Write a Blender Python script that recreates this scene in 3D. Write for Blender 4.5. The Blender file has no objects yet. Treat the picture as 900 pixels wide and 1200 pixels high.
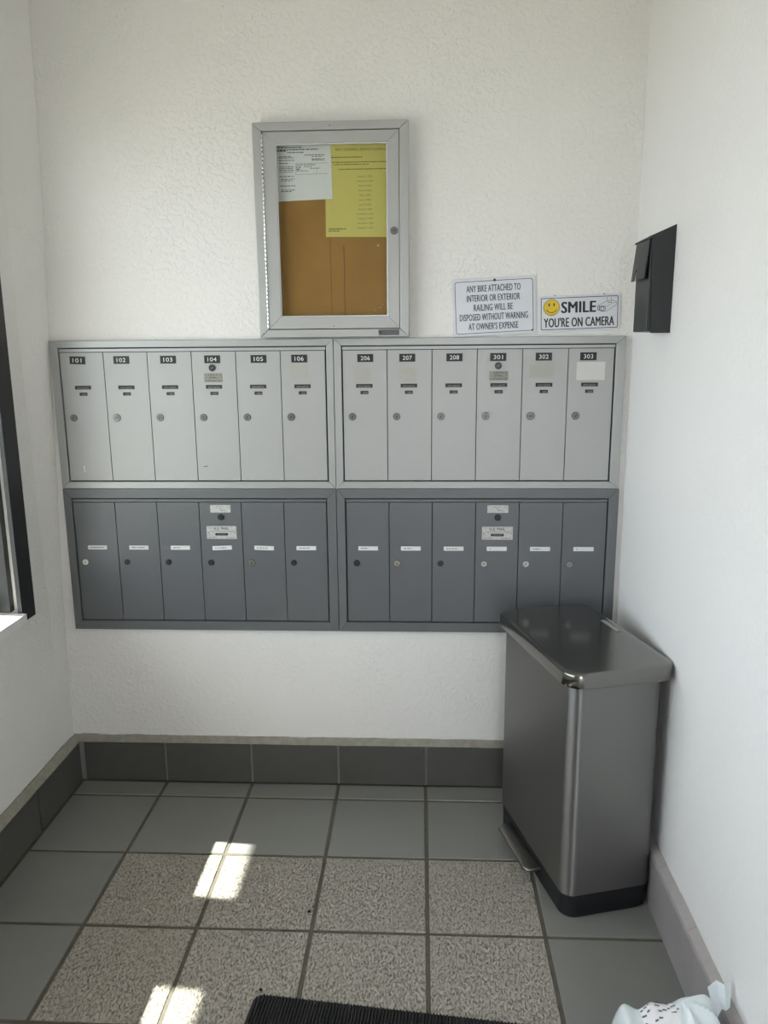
import bpy, bmesh, math, random
from mathutils import Vector, Matrix, noise

random.seed(7)
SC = bpy.context.scene
COL = SC.collection

# ------------------------------------------------------------------ camera
cam_d = bpy.data.cameras.new('camera')
cam = bpy.data.objects.new('camera', cam_d)
COL.objects.link(cam)
SC.camera = cam
YAW, PITCH, ROLL = math.radians(2.7608), math.radians(11.7785), math.radians(-0.4849)
fwd = Vector((-math.sin(YAW) * math.cos(PITCH), math.cos(YAW) * math.cos(PITCH), -math.sin(PITCH)))
rgt = Vector((math.cos(YAW), math.sin(YAW), 0))
upv = rgt.cross(fwd)
r2 = math.cos(ROLL) * rgt + math.sin(ROLL) * upv
u2 = -math.sin(ROLL) * rgt + math.cos(ROLL) * upv
m = Matrix((r2, u2, -fwd)).transposed().to_4x4()
m.translation = Vector((-0.0203, -2.5090, 1.5139))
cam.matrix_world = m
cam_d.sensor_fit = 'VERTICAL'
cam_d.sensor_height = 36.0
cam_d.lens = 908.45 * 36.0 / 1200.0
cam_d.clip_start = 0.02

# ------------------------------------------------------------------ world, sun, exposure
world = bpy.data.worlds.new('world')
SC.world = world
world.use_nodes = True
bg = world.node_tree.nodes['Background']
bg.inputs[0].default_value = (0.87, 0.90, 1.0, 1)
bg.inputs[1].default_value = 2.8

sun_d = bpy.data.lights.new('sun', 'SUN')
sun = bpy.data.objects.new('sun', sun_d)
COL.objects.link(sun)
sun_d.energy = 12.0
sun_d.color = (1.0, 0.96, 0.88)
sun_d.angle = math.radians(0.53)
SUN_DIR = Vector((1.0, -0.08, -1.267)).normalized()      # the way the light travels
sun.rotation_euler = SUN_DIR.to_track_quat('-Z', 'Y').to_euler()
sun.location = (-6, 0, 8)

SC.view_settings.view_transform = 'Standard'
SC.view_settings.look = 'None'
SC.view_settings.gamma = 1.0
SC.view_settings.use_curve_mapping = False
SC.view_settings.exposure = 1.25


def portal(name, loc, rot, sx, sy):
    d = bpy.data.lights.new(name, 'AREA')
    d.shape = 'RECTANGLE'
    d.size, d.size_y = sx, sy
    d.cycles.is_portal = True
    o = bpy.data.objects.new(name, d)
    COL.objects.link(o)
    o.location = loc
    o.rotation_euler = rot
    return o


# ------------------------------------------------------------------ materials
MATS = {}


def mat(name, color, rough=0.5, metal=0.0, spec=0.5, bump=None, vary=None, coat=0.0, aniso=0.0):
    """bump: (scale, strength, distance[, stretch]) ; vary: (scale, amount, colour2)"""
    mt = bpy.data.materials.new(name)
    mt.use_nodes = True
    nt = mt.node_tree
    b = nt.nodes['Principled BSDF']
    b.inputs['Base Color'].default_value = (*color, 1)
    b.inputs['Roughness'].default_value = rough
    b.inputs['Metallic'].default_value = metal
    b.inputs['Specular IOR Level'].default_value = spec
    b.inputs['Coat Weight'].default_value = coat
    b.inputs['Anisotropic'].default_value = aniso
    tc = nt.nodes.new('ShaderNodeTexCoord')
    if vary:
        n = nt.nodes.new('ShaderNodeTexNoise')
        n.inputs['Scale'].default_value = vary[0]
        n.inputs['Detail'].default_value = 5
        n.inputs['Roughness'].default_value = 0.6
        nt.links.new(tc.outputs['Object'], n.inputs['Vector'])
        rp = nt.nodes.new('ShaderNodeMapRange')
        rp.inputs[1].default_value = 0.35
        rp.inputs[2].default_value = 0.7
        rp.inputs[3].default_value = 0.0
        rp.inputs[4].default_value = vary[1]
        nt.links.new(n.outputs['Fac'], rp.inputs[0])
        mx = nt.nodes.new('ShaderNodeMix')
        mx.data_type = 'RGBA'
        mx.inputs[6].default_value = (*color, 1)
        mx.inputs[7].default_value = (*vary[2], 1)
        nt.links.new(rp.outputs[0], mx.inputs[0])
        nt.links.new(mx.outputs[2], b.inputs['Base Color'])
    if bump:
        mp = nt.nodes.new('ShaderNodeMapping')
        if len(bump) > 3:
            mp.inputs['Scale'].default_value = bump[3]
        nt.links.new(tc.outputs['Object'], mp.inputs['Vector'])
        n2 = nt.nodes.new('ShaderNodeTexNoise')
        n2.inputs['Scale'].default_value = bump[0]
        n2.inputs['Detail'].default_value = 4
        nt.links.new(mp.outputs[0], n2.inputs['Vector'])
        bp = nt.nodes.new('ShaderNodeBump')
        bp.inputs['Strength'].default_value = bump[1]
        bp.inputs['Distance'].default_value = bump[2]
        nt.links.new(n2.outputs['Fac'], bp.inputs['Height'])
        nt.links.new(bp.outputs[0], b.inputs['Normal'])
    MATS[name] = mt
    return mt


def stucco(name, color, color2, strength):
    """white knock-down plaster: broad trowel blobs with small crumbs between"""
    mt = mat(name, color, 0.62, vary=(2.2, 0.5, color2), spec=0.3)
    nt = mt.node_tree
    b = nt.nodes['Principled BSDF']
    tc = next(n for n in nt.nodes if n.type == 'TEX_COORD')
    n1 = nt.nodes.new('ShaderNodeTexNoise')
    n1.inputs['Scale'].default_value = 66
    n1.inputs['Detail'].default_value = 3
    n1.inputs['Distortion'].default_value = 0.4
    n2 = nt.nodes.new('ShaderNodeTexNoise')
    n2.inputs['Scale'].default_value = 110
    n2.inputs['Detail'].default_value = 2
    nm = nt.nodes.new('ShaderNodeTexNoise')
    nm.inputs['Scale'].default_value = 2.0
    for n in (n1, n2, nm):
        nt.links.new(tc.outputs['Object'], n.inputs['Vector'])
    cr = nt.nodes.new('ShaderNodeMapRange')
    cr.interpolation_type = 'SMOOTHSTEP'
    cr.inputs[1].default_value = 0.46
    cr.inputs[2].default_value = 0.62
    nt.links.new(n1.outputs['Fac'], cr.inputs[0])
    ad = nt.nodes.new('ShaderNodeMath')
    ad.operation = 'MULTIPLY_ADD'
    nt.links.new(n2.outputs['Fac'], ad.inputs[0])
    ad.inputs[1].default_value = 0.7
    nt.links.new(cr.outputs[0], ad.inputs[2])
    ms = nt.nodes.new('ShaderNodeMapRange')
    ms.inputs[1].default_value = 0.35
    ms.inputs[2].default_value = 0.65
    ms.inputs[3].default_value = strength * 0.35
    ms.inputs[4].default_value = strength
    nt.links.new(nm.outputs['Fac'], ms.inputs[0])
    bp = nt.nodes.new('ShaderNodeBump')
    bp.inputs['Distance'].default_value = 0.004
    nt.links.new(ms.outputs[0], bp.inputs['Strength'])
    nt.links.new(ad.outputs[0], bp.inputs['Height'])
    nt.links.new(bp.outputs[0], b.inputs['Normal'])
    return mt


def rough_tile(name):
    """beige quarry tile with a pitted slip-resistant face"""
    mt = mat(name, (0.30, 0.275, 0.235), 0.5, spec=0.4)
    nt = mt.node_tree
    b = nt.nodes['Principled BSDF']
    tc = next(n for n in nt.nodes if n.type == 'TEX_COORD')
    mp = nt.nodes.new('ShaderNodeMapping')
    mp.inputs['Rotation'].default_value = (0, 0, 0.3)
    mp.inputs['Scale'].default_value = (2.0, 1.0, 1)
    oi = nt.nodes.new('ShaderNodeObjectInfo')
    av = nt.nodes.new('ShaderNodeVectorMath')
    av.operation = 'ADD'
    nt.links.new(tc.outputs['Object'], av.inputs[0])
    nt.links.new(oi.outputs['Location'], av.inputs[1])
    nt.links.new(av.outputs[0], mp.inputs['Vector'])
    n1 = nt.nodes.new('ShaderNodeTexNoise')
    n1.inputs['Scale'].default_value = 100
    n1.inputs['Detail'].default_value = 4
    n1.inputs['Roughness'].default_value = 0.62
    n1.inputs['Distortion'].default_value = 0.6
    nt.links.new(mp.outputs[0], n1.inputs['Vector'])
    mr = nt.nodes.new('ShaderNodeMapRange')
    mr.interpolation_type = 'SMOOTHSTEP'
    mr.inputs[1].default_value = 0.33
    mr.inputs[2].default_value = 0.56
    nt.links.new(n1.outputs['Fac'], mr.inputs[0])
    mx = nt.nodes.new('ShaderNodeMix')
    mx.data_type = 'RGBA'
    mx.inputs[6].default_value = (0.185, 0.165, 0.138, 1)
    mx.inputs[7].default_value = (0.455, 0.415, 0.36, 1)
    nt.links.new(mr.outputs[0], mx.inputs[0])
    nt.links.new(mx.outputs[2], b.inputs['Base Color'])
    bp = nt.nodes.new('ShaderNodeBump')
    bp.inputs['Strength'].default_value = 0.75
    bp.inputs['Distance'].default_value = 0.004
    nt.links.new(mr.outputs[0], bp.inputs['Height'])
    nt.links.new(bp.outputs[0], b.inputs['Normal'])
    return mt


def thin_glass(name, tint, gloss=0.06):
    mt = bpy.data.materials.new(name)
    mt.use_nodes = True
    nt = mt.node_tree
    nt.nodes.remove(nt.nodes['Principled BSDF'])
    out = nt.nodes['Material Output']
    tr = nt.nodes.new('ShaderNodeBsdfTransparent')
    tr.inputs[0].default_value = (*tint, 1)
    gl = nt.nodes.new('ShaderNodeBsdfGlossy')
    gl.inputs['Roughness'].default_value = 0.04
    mx = nt.nodes.new('ShaderNodeMixShader')
    lw = nt.nodes.new('ShaderNodeLayerWeight')
    lw.inputs[0].default_value = 0.5
    pw_ = nt.nodes.new('ShaderNodeMath')
    pw_.operation = 'POWER'
    pw_.inputs[1].default_value = 5.0
    nt.links.new(lw.outputs['Facing'], pw_.inputs[0])
    fr = nt.nodes.new('ShaderNodeMath')
    fr.operation = 'MULTIPLY_ADD'
    fr.inputs[1].default_value = 0.9
    fr.inputs[2].default_value = 0.018
    nt.links.new(pw_.outputs[0], fr.inputs[0])
    nt.links.new(fr.outputs[0], mx.inputs[0])
    nt.links.new(tr.outputs[0], mx.inputs[1])
    nt.links.new(gl.outputs[0], mx.inputs[2])
    nt.links.new(mx.outputs[0], out.inputs[0])
    MATS[name] = mt
    return mt


stucco('wall_white', (0.81, 0.79, 0.75), (0.77, 0.755, 0.715), 0.42)
stucco('wall_white_smooth', (0.81, 0.80, 0.785), (0.78, 0.77, 0.76), 0.3)
mat('ceiling_white', (0.80, 0.80, 0.77), 0.8, bump=(60, 0.2, 0.003))
rough_tile('tile_beige')
mat('tile_grey', (0.222, 0.220, 0.205), 0.33, vary=(7, 0.5, (0.195, 0.194, 0.18)), bump=(260, 0.08, 0.001))
mat('skirt_tile', (0.088, 0.087, 0.076), 0.4, vary=(9, 0.6, (0.070, 0.069, 0.06)), bump=(200, 0.08, 0.001))
mat('skirt_mauve', (0.33, 0.30, 0.30), 0.5, vary=(12, 0.7, (0.26, 0.245, 0.25)), bump=(60, 0.25, 0.002))
mat('skirt_mauve_top', (0.42, 0.385, 0.375), 0.55, vary=(20, 0.7, (0.34, 0.31, 0.30)), bump=(80, 0.35, 0.002))
mat('grout', (0.12, 0.106, 0.08), 0.85, vary=(30, 0.8, (0.075, 0.068, 0.052)), bump=(150, 0.4, 0.002))
mat('grout_light', (0.24, 0.235, 0.215), 0.85, bump=(150, 0.4, 0.002))
mat('ledge_brown', (0.27, 0.25, 0.20), 0.8, vary=(40, 0.8, (0.36, 0.345, 0.30)), bump=(90, 0.5, 0.003))
mat('concrete', (0.26, 0.245, 0.215), 0.9, vary=(3, 0.6, (0.22, 0.21, 0.185)), bump=(40, 0.3, 0.003))
mat('exterior_paint', (0.72, 0.70, 0.64), 0.85, bump=(40, 0.3, 0.003))
mat('alu_door', (0.40, 0.40, 0.385), 0.42, metal=0.25, vary=(5, 0.5, (0.37, 0.37, 0.355)), bump=(3.0, 0.3, 0.0008, (200, 1, 6)))
mat('alu_frame', (0.40, 0.405, 0.39), 0.4, metal=0.4, vary=(14, 0.5, (0.36, 0.365, 0.35)), bump=(4, 0.08, 0.0006, (4, 4, 160)))
mat('alu_case', (0.42, 0.42, 0.40), 0.42, metal=0.4, bump=(6, 0.06, 0.0006, (3, 3, 90)))
mat('alu_bright', (0.75, 0.75, 0.72), 0.25, metal=0.6)
mat('grey_door', (0.128, 0.134, 0.138), 0.36, metal=0.1, vary=(3, 0.5, (0.115, 0.12, 0.125)), bump=(120, 0.05, 0.0006))
mat('grey_frame', (0.135, 0.142, 0.144), 0.4, metal=0.15, bump=(120, 0.05, 0.0006))
mat('dark_gap', (0.012, 0.012, 0.012), 0.9, bump=(60, 0.1, 0.001))
mat('plate_black', (0.012, 0.012, 0.012), 0.45, bump=(200, 0.1, 0.0006))
mat('digit_white', (0.75, 0.75, 0.71), 0.6, bump=(200, 0.05, 0.0005))
mat('slot_dark', (0.03, 0.03, 0.028), 0.6, bump=(200, 0.1, 0.0006))
mat('slot_card', (0.17, 0.17, 0.155), 0.7, vary=(120, 1.0, (0.06, 0.06, 0.055)))
mat('lock_steel', (0.17, 0.17, 0.155), 0.36, metal=0.8, bump=(300, 0.2, 0.0006))
mat('lock_nickel', (0.45, 0.44, 0.41), 0.22, metal=0.95, bump=(300, 0.3, 0.0008))
mat('lock_bright', (0.75, 0.74, 0.70), 0.28, metal=0.7, bump=(300, 0.2, 0.0006))
mat('lock_dark', (0.05, 0.05, 0.048), 0.35, metal=0.7, bump=(300, 0.2, 0.0006))
mat('paper_white', (0.72, 0.72, 0.70), 0.8, bump=(40, 0.05, 0.001))
mat('paper_grey', (0.60, 0.59, 0.56), 0.8, bump=(40, 0.05, 0.001))
mat('paper_yellow', (0.61, 0.54, 0.15), 0.8, vary=(9, 0.5, (0.58, 0.50, 0.12)), bump=(40, 0.05, 0.001))
mat('print_dark', (0.05, 0.05, 0.05), 0.8, vary=(300, 0.8, (0.12, 0.12, 0.12)))
mat('print_olive', (0.14, 0.115, 0.02), 0.8, vary=(300, 0.8, (0.2, 0.17, 0.04)))
mat('print_navy', (0.035, 0.05, 0.085), 0.6, vary=(200, 0.7, (0.06, 0.075, 0.11)))
mat('print_black', (0.018, 0.018, 0.018), 0.6, vary=(200, 0.7, (0.03, 0.03, 0.03)))
mat('sign_white', (0.66, 0.67, 0.70), 0.35, vary=(14, 0.6, (0.61, 0.62, 0.66)))
mat('smiley_yellow', (0.72, 0.50, 0.02), 0.45, vary=(60, 0.5, (0.66, 0.45, 0.02)))
mat('residue', (0.405, 0.395, 0.345), 0.7, vary=(50, 0.8, (0.385, 0.38, 0.345)))
mat('label_silver', (0.42, 0.42, 0.40), 0.5, metal=0.3, vary=(110, 0.9, (0.62, 0.61, 0.57)))
mat('label_brass', (0.30, 0.29, 0.255), 0.5, metal=0.3, vary=(150, 0.9, (0.17, 0.165, 0.14)))
mat('cork', (0.36, 0.19, 0.042), 0.9, vary=(6, 0.9, (0.29, 0.145, 0.028)), bump=(220, 0.4, 0.001))
mat('cork_seam', (0.18, 0.09, 0.02), 0.9, bump=(220, 0.4, 0.001))
mat('box_black', (0.011, 0.013, 0.014), 0.45, bump=(90, 0.12, 0.001), vary=(14, 0.5, (0.016, 0.018, 0.019)))
mat('frame_black', (0.012, 0.013, 0.014), 0.42, bump=(60, 0.08, 0.001))
mat('frame_grey', (0.10, 0.105, 0.105), 0.4, metal=0.3, bump=(60, 0.08, 0.001))
mat('sill_white', (0.80, 0.79, 0.76), 0.5, bump=(70, 0.3, 0.002))
cs = mat('can_steel', (0.25, 0.245, 0.24), 0.44, metal=1.0, aniso=0.85, bump=(2.0, 0.05, 0.0005, (1, 1, 260)))
tg = cs.node_tree.nodes.new('ShaderNodeTangent')
tg.direction_type = 'RADIAL'
tg.axis = 'Z'
cs.node_tree.nodes['Principled BSDF'].inputs['Anisotropic Rotation'].default_value = 0.25
cs.node_tree.links.new(tg.outputs[0], cs.node_tree.nodes['Principled BSDF'].inputs['Tangent'])
mat('can_lid', (0.22, 0.215, 0.20), 0.17, metal=1.0, bump=(3, 0.03, 0.0005, (140, 2, 2)))
mat('can_black', (0.008, 0.009, 0.011), 0.5, bump=(120, 0.08, 0.0008))
mat('can_pedal', (0.26, 0.25, 0.24), 0.32, metal=1.0, bump=(4, 0.05, 0.0005, (90, 3, 3)))
mat('mat_black', (0.013, 0.013, 0.013), 0.9, bump=(700, 0.6, 0.002), vary=(500, 0.7, (0.03, 0.03, 0.028)))
mat('debris', (0.02, 0.017, 0.014), 0.9, bump=(300, 0.5, 0.001))
thin_glass('glass_clear', (0.94, 0.95, 0.94))
thin_glass('glass_window', (0.90, 0.93, 0.92))

pb = mat('bag_plastic', (0.68, 0.74, 0.76), 0.22, spec=0.6, bump=(45, 0.35, 0.004))
pb.node_tree.nodes['Principled BSDF'].inputs['Subsurface Weight'].default_value = 0.0
mat('bag_label', (0.78, 0.76, 0.78), 0.45, bump=(45, 0.25, 0.003))

# ------------------------------------------------------------------ mesh helpers


def new_bm():
    return bmesh.new()


def box(bm, x0, x1, y0, y1, z0, z1, mi=0, M=None):
    vs = [bm.verts.new(Vector(p)) for p in ((x0, y0, z0), (x1, y0, z0), (x1, y1, z0), (x0, y1, z0),
                                           (x0, y0, z1), (x1, y0, z1), (x1, y1, z1), (x0, y1, z1))]
    if M is not None:
        for v in vs:
            v.co = M @ v.co
    fs = []
    for q in ((0, 3, 2, 1), (4, 5, 6, 7), (0, 1, 5, 4), (1, 2, 6, 5), (2, 3, 7, 6), (3, 0, 4, 7)):
        f = bm.faces.new([vs[i] for i in q])
        f.material_index = mi
        fs.append(f)
    return fs


def bevel_all(bm, w, seg=1, ang=0.5):
    es = [e for e in bm.edges if len(e.link_faces) == 2 and e.calc_face_angle(0) > ang]
    bmesh.ops.bevel(bm, geom=es, offset=w, segments=seg, profile=0.5, affect='EDGES')


def prism(bm, pts, axis, a, b, mi=0):
    """extrude a polygon (list of 2D) along axis ('x','y','z') from a to b"""
    def P(p, k):
        if axis == 'y':
            return (p[0], k, p[1])
        if axis == 'x':
            return (k, p[0], p[1])
        return (p[0], p[1], k)
    lo = [bm.verts.new(P(p, a)) for p in pts]
    hi = [bm.verts.new(P(p, b)) for p in pts]
    n = len(pts)
    f = [bm.faces.new(lo), bm.faces.new(hi)]
    for i in range(n):
        f.append(bm.faces.new((lo[i], lo[(i + 1) % n], hi[(i + 1) % n], hi[i])))
    for g in f:
        g.material_index = mi
    return f


def rrect(cx, cy, w, h, r, n=5):
    pts = []
    for sx, sy, a0 in ((1, 1, 0), (-1, 1, 90), (-1, -1, 180), (1, -1, 270)):
        for k in range(n + 1):
            a = math.radians(a0 + 90 * k / n)
            pts.append((cx + sx * (w / 2 - r) + r * math.cos(a), cy + sy * (h / 2 - r) + r * math.sin(a)))
    return pts


def circle(cx, cy, r, n=16):
    return [(cx + r * math.cos(2 * math.pi * k / n), cy + r * math.sin(2 * math.pi * k / n)) for k in range(n)]


def ring(bm, outer, inner, axis, a, b, mi=0):
    """frame-like band between two outlines with the same point count"""
    def P(p, k):
        return (p[0], k, p[1]) if axis == 'y' else ((k, p[0], p[1]) if axis == 'x' else (p[0], p[1], k))
    n = len(outer)
    vo = [[bm.verts.new(P(p, k)) for p in outer] for k in (a, b)]
    vi = [[bm.verts.new(P(p, k)) for p in inner] for k in (a, b)]
    for i in range(n):
        j = (i + 1) % n
        for q in ((vo[0][i], vo[0][j], vi[0][j], vi[0][i]), (vo[1][i], vi[1][i], vi[1][j], vo[1][j]),
                  (vo[0][i], vo[1][i], vo[1][j], vo[0][j]), (vi[0][i], vi[0][j], vi[1][j], vi[1][i])):
            f = bm.faces.new(q)
            f.material_index = mi


def stroke(bm, pts, w, y, th, mi=0, closed=False):
    """flat printed line through 2D points in the x/z plane"""
    n = len(pts)
    rng = range(n if closed else n - 1)
    for i in rng:
        a, b = Vector(pts[i]), Vector(pts[(i + 1) % n])
        d = b - a
        if d.length < 1e-7:
            continue
        d.normalize()
        nrm = Vector((-d.y, d.x)) * (w / 2)
        e = d * (w * 0.4)
        prism(bm, [tuple(a - e - nrm), tuple(b + e - nrm), tuple(b + e + nrm), tuple(a - e + nrm)], 'y', y - th, y, mi)


TEXT_CACHE = {}


def add_text(bm, s, cx, cz, h, w, y, th, mi=0, bold=0.0, align='c'):
    """letters centred on (cx, cz) with cap height h, stretched to total width w (None: natural)"""
    key = s
    if key not in TEXT_CACHE:
        cu = bpy.data.curves.new('text', 'FONT')
        cu.body = s
        cu.size = 1.0
        cu.space_character = 1.06
        cu.resolution_u = 3
        o = bpy.data.objects.new('text', cu)
        COL.objects.link(o)
        dg = bpy.context.evaluated_depsgraph_get()
        me = o.evaluated_get(dg).to_mesh()
        TEXT_CACHE[key] = ([tuple(v.co) for v in me.vertices], [tuple(p.vertices) for p in me.polygons])
        o.evaluated_get(dg).to_mesh_clear()
        bpy.data.objects.remove(o)
        bpy.data.curves.remove(cu)
    vs, ps = TEXT_CACHE[key]
    if not vs:
        return
    x0, x1 = min(v[0] for v in vs), max(v[0] for v in vs)
    cap = 0.70
    sz = h / cap
    sx = sz if w is None else w / (x1 - x0)
    mid = (x0 + x1) / 2 if align == 'c' else x0
    q = bold * sz
    for k, (dx, dz) in enumerate(((0, 0),) if bold <= 0 else ((-q, 0), (0, q * 0.3), (0, -q * 0.3), (q, 0))):      # heavier strokes by overprinting
        new = [bm.verts.new((cx + (v[0] - mid) * sx + dx, y - th - k * 0.00002, cz + (v[1] - 0.35) * sz + dz)) for v in vs]
        for p in ps:
            try:
                f = bm.faces.new([new[i] for i in p])
                f.material_index = mi
            except ValueError:
                pass


def link(name, bm, mats, parent=None, smooth=False, loc=None, normals=True):
    if normals:
        bmesh.ops.recalc_face_normals(bm, faces=bm.faces)
    me = bpy.data.meshes.new(name)
    bm.to_mesh(me)
    bm.free()
    for k in (mats if isinstance(mats, (list, tuple)) else [mats]):
        me.materials.append(MATS[k])
    if smooth:
        for p in me.polygons:
            p.use_smooth = True
        me.set_sharp_from_angle(angle=math.radians(35))
    o = bpy.data.objects.new(name, me)
    COL.objects.link(o)
    if parent:
        o.parent = parent
    if loc:
        o.location = loc
    return o


def empty(name, loc, rz=0.0):
    o = bpy.data.objects.new(name, None)
    COL.objects.link(o)
    o.location = loc
    o.rotation_euler = (0, 0, rz)
    o.empty_display_size = 0.05
    return o


def tag(o, label, cat, group=None):
    o['label'] = label
    o['category'] = cat
    if group:
        o['group'] = group
    return o


def struct(o, label=None):
    o['kind'] = 'structure'
    if label:
        o['label'] = label
    return o


def share(src, name, parent, loc, scale=None):
    o = bpy.data.objects.new(name, src.data)
    COL.objects.link(o)
    o.parent = parent
    o.location = loc
    if scale:
        o.scale = scale
    return o


def bar(x0, x1, y0, y1, z0, z1, name, m_, parent, bev=0.0, seg=1):
    bm = new_bm()
    box(bm, x0, x1, y0, y1, z0, z1)
    if bev:
        bevel_all(bm, bev, seg)
    return link(name, bm, m_, parent)


# ------------------------------------------------------------------ room shell
T = 0.31
XL, XR = -1.265, 0.638          # wall faces
YF = -3.45                      # wall behind the camera
ZC = 2.80
WY0, WY1, WZ0, WZ1 = -0.26, -2.75, 0.70, 2.15     # window opening in the left wall
XO = -1.45                      # outer face of the left wall

# floor bed (joint mortar) with the tiles as its pieces
bm = new_bm()
box(bm, XL - 0.15, XR + 0.1, YF - 0.1, 0.1, -0.08, -0.0028)
floor = struct(link('floor', bm, 'grout'), 'tiled floor of smooth grey and pitted beige squares')
J = 0.011


def tile_mesh(name, w, d, mname):
    b_ = new_bm()
    box(b_, -w / 2, w / 2, -d / 2, d / 2, -0.012, 0)
    top = [e for e in b_.edges if all(v.co.z > -0.001 for v in e.verts)]
    bmesh.ops.bevel(b_, geom=top, offset=0.0025, segments=2, profile=0.5, affect='EDGES')
    return link(name, b_, mname, floor)


xs = [(-4 + i) * T for i in range(7)]                     # -1.24 .. 0.62
ys = [-0.010, -0.104] + [-0.104 - k * T for k in range(1, 12)]
protos = {}
for j in range(len(ys) - 1):
    for i in range(6):
        x0, x1 = xs[i], xs[i + 1]
        y1, y0 = ys[j], ys[j + 1]
        if y0 < YF:
            y0 = YF
        w, d = x1 - x0 - J, y1 - y0 - J
        if d < 0.02:
            continue
        rough = 1 <= i <= 4 and j >= 2
        key = (round(w, 4), round(d, 4), rough)
        c = ((x0 + x1) / 2, (y0 + y1) / 2, random.uniform(-0.0006, 0.0006))
        if key not in protos:
            o = tile_mesh('floor_tile', w, d, 'tile_beige' if rough else 'tile_grey')
            o.location = c
            protos[key] = o
        else:
            share(protos[key], 'floor_tile', floor, c)

# back wall
bm = new_bm()
box(bm, XL - 0.2, XR + 0.15, 0, 0.18, -0.08, ZC + 0.1)
struct(link('wall_back', bm, 'wall_white'), 'white stuccoed wall behind the mailboxes')

# right wall
bm = new_bm()
box(bm, XR, XR + 0.15, YF - 0.1, 0.0, -0.08, ZC + 0.1)
struct(link('wall_right', bm, 'wall_white_smooth'), 'bright white plastered wall')

# left wall: pier beside the corner, breast under the window, lintel, far pier, and a plaster cove in the corner
bm = new_bm()
box(bm, XO, XL, WY0, 0.0, -0.08, ZC + 0.1)
box(bm, XO, XL, WY1, WY0, -0.08, WZ0)
box(bm, XO, XL, WY1, WY0, WZ1, ZC + 0.1)
box(bm, XO, XL, YF - 0.1, WY1, -0.08, ZC + 0.1)
lv = [(-0.05, -1.2640), (0.4, -1.262), (0.8, -1.25), (1.2, -1.232), (1.55, -1.2185), (2.0, -1.196), (2.5, -1.184), (ZC + 0.05, -1.18)]
prof = [(0.0, 0.0), (0.16, 0.10), (0.42, 0.42), (0.72, 0.80), (0.86, 0.93), (1.0, 1.0)]       # along the cove: toward -y, toward the wall
rows = []
for z, xc in lv:
    depth = 0.10 + 0.02 * noise.noise(Vector((0, 0, z * 3)))
    rows.append([bm.verts.new((xc + (XL - 0.001 - xc) * b_, -0.001 - depth * a_, z)) for a_, b_ in prof])
for r0, r1 in zip(rows, rows[1:]):
    for k in range(len(prof) - 1):
        f = bm.faces.new((r0[k], r0[k + 1], r1[k + 1], r1[k]))
        f.smooth = True
wl = struct(link('wall_left', bm, 'wall_white', normals=True), 'shaded white wall with the black window')

# ceiling
bm = new_bm()
box(bm, XO - 0.02, XR + 0.15, YF - 0.1, 0.18, ZC, ZC + 0.15)
struct(link('ceiling', bm, 'ceiling_white'))

# wall behind the camera with a wide open entrance
bm = new_bm()
OX0, OX1, OZ = 0.05, 0.58, 2.10
box(bm, XL, OX0, YF - 0.15, YF, -0.08, ZC)
box(bm, OX1, XR, YF - 0.15, YF, -0.08, ZC)
box(bm, OX0, OX1, YF - 0.15, YF, OZ, ZC)
struct(link('wall_front', bm, 'wall_white_smooth'), 'white wall around the open entrance')

# outside: paving, plus an unseen roof and post added to cut the sun
bm = new_bm()
box(bm, -14, XL - 0.151, -14, 6, -0.25, -0.06)
box(bm, XL - 0.151, 14, -14, YF - 0.1, -0.25, -0.06)
struct(link('ground', bm, 'concrete'), 'sunlit concrete paving outside')
bm = new_bm()
box(bm, -2.602, XO - 0.001, -7.0, 3.0, 2.60, 2.75)  # added slab, outer edge set to clip the sun through the window
box(bm, XO, 4.0, -5.6, YF - 0.16, 2.60, 2.75)  # second slab, added to cut the sky light at the entrance
struct(link('added_shade_roof', bm, 'exterior_paint'), 'unseen roof outside, added to clip the sun and sky')
bm = new_bm()
box(bm, -2.58, -2.30, -0.772, -0.468, -0.06, 2.60)  # added to block the sun between the two floor patches
bevel_all(bm, 0.012, 2)
struct(link('added_shade_post', bm, 'exterior_paint'), 'unseen square post added outside to split the sun patch')

# ------------------------------------------------------------------ skirtings
bm = new_bm()
box(bm, XL, XR, -0.006, 0.0, 0, 0.148)
bb = struct(link('baseboard_back', bm, 'grout_light'), 'dark grey tile skirting under the mailboxes')
src = None
for i in range(6):
    x0 = xs[i] if i else xs[0] + 0.012
    x1 = xs[i + 1] if i < 5 else 0.61
    b_ = new_bm()
    box(b_, x0 + 0.004, x1 - 0.004, -0.013, -0.004, 0.004, 0.150 + random.uniform(-0.001, 0.001))
    bevel_all(b_, 0.0015, 1)
    link('baseboard_tile', b_, 'skirt_tile', bb)
bm = new_bm()
n = 60
for i in range(n):                                       # rough plaster ledge above the tiles
    xa, xb = XL + (XR - 0.025 - XL) * i / n, XL + (XR - 0.025 - XL) * (i + 1) / n
    za = 0.176 + 0.004 * noise.noise(Vector((i * 0.37, 1, 0)))
    yb_ = -0.0110 + 0.002 * noise.noise(Vector((i * 0.5, 7, 0)))
    prism(bm, [(yb_, 0.1505), (-0.0005, 0.1505), (-0.0005, za), (-0.0035, za - 0.001)], 'x', xa, xb)
link('ledge', bm, 'ledge_brown', bb)

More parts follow.
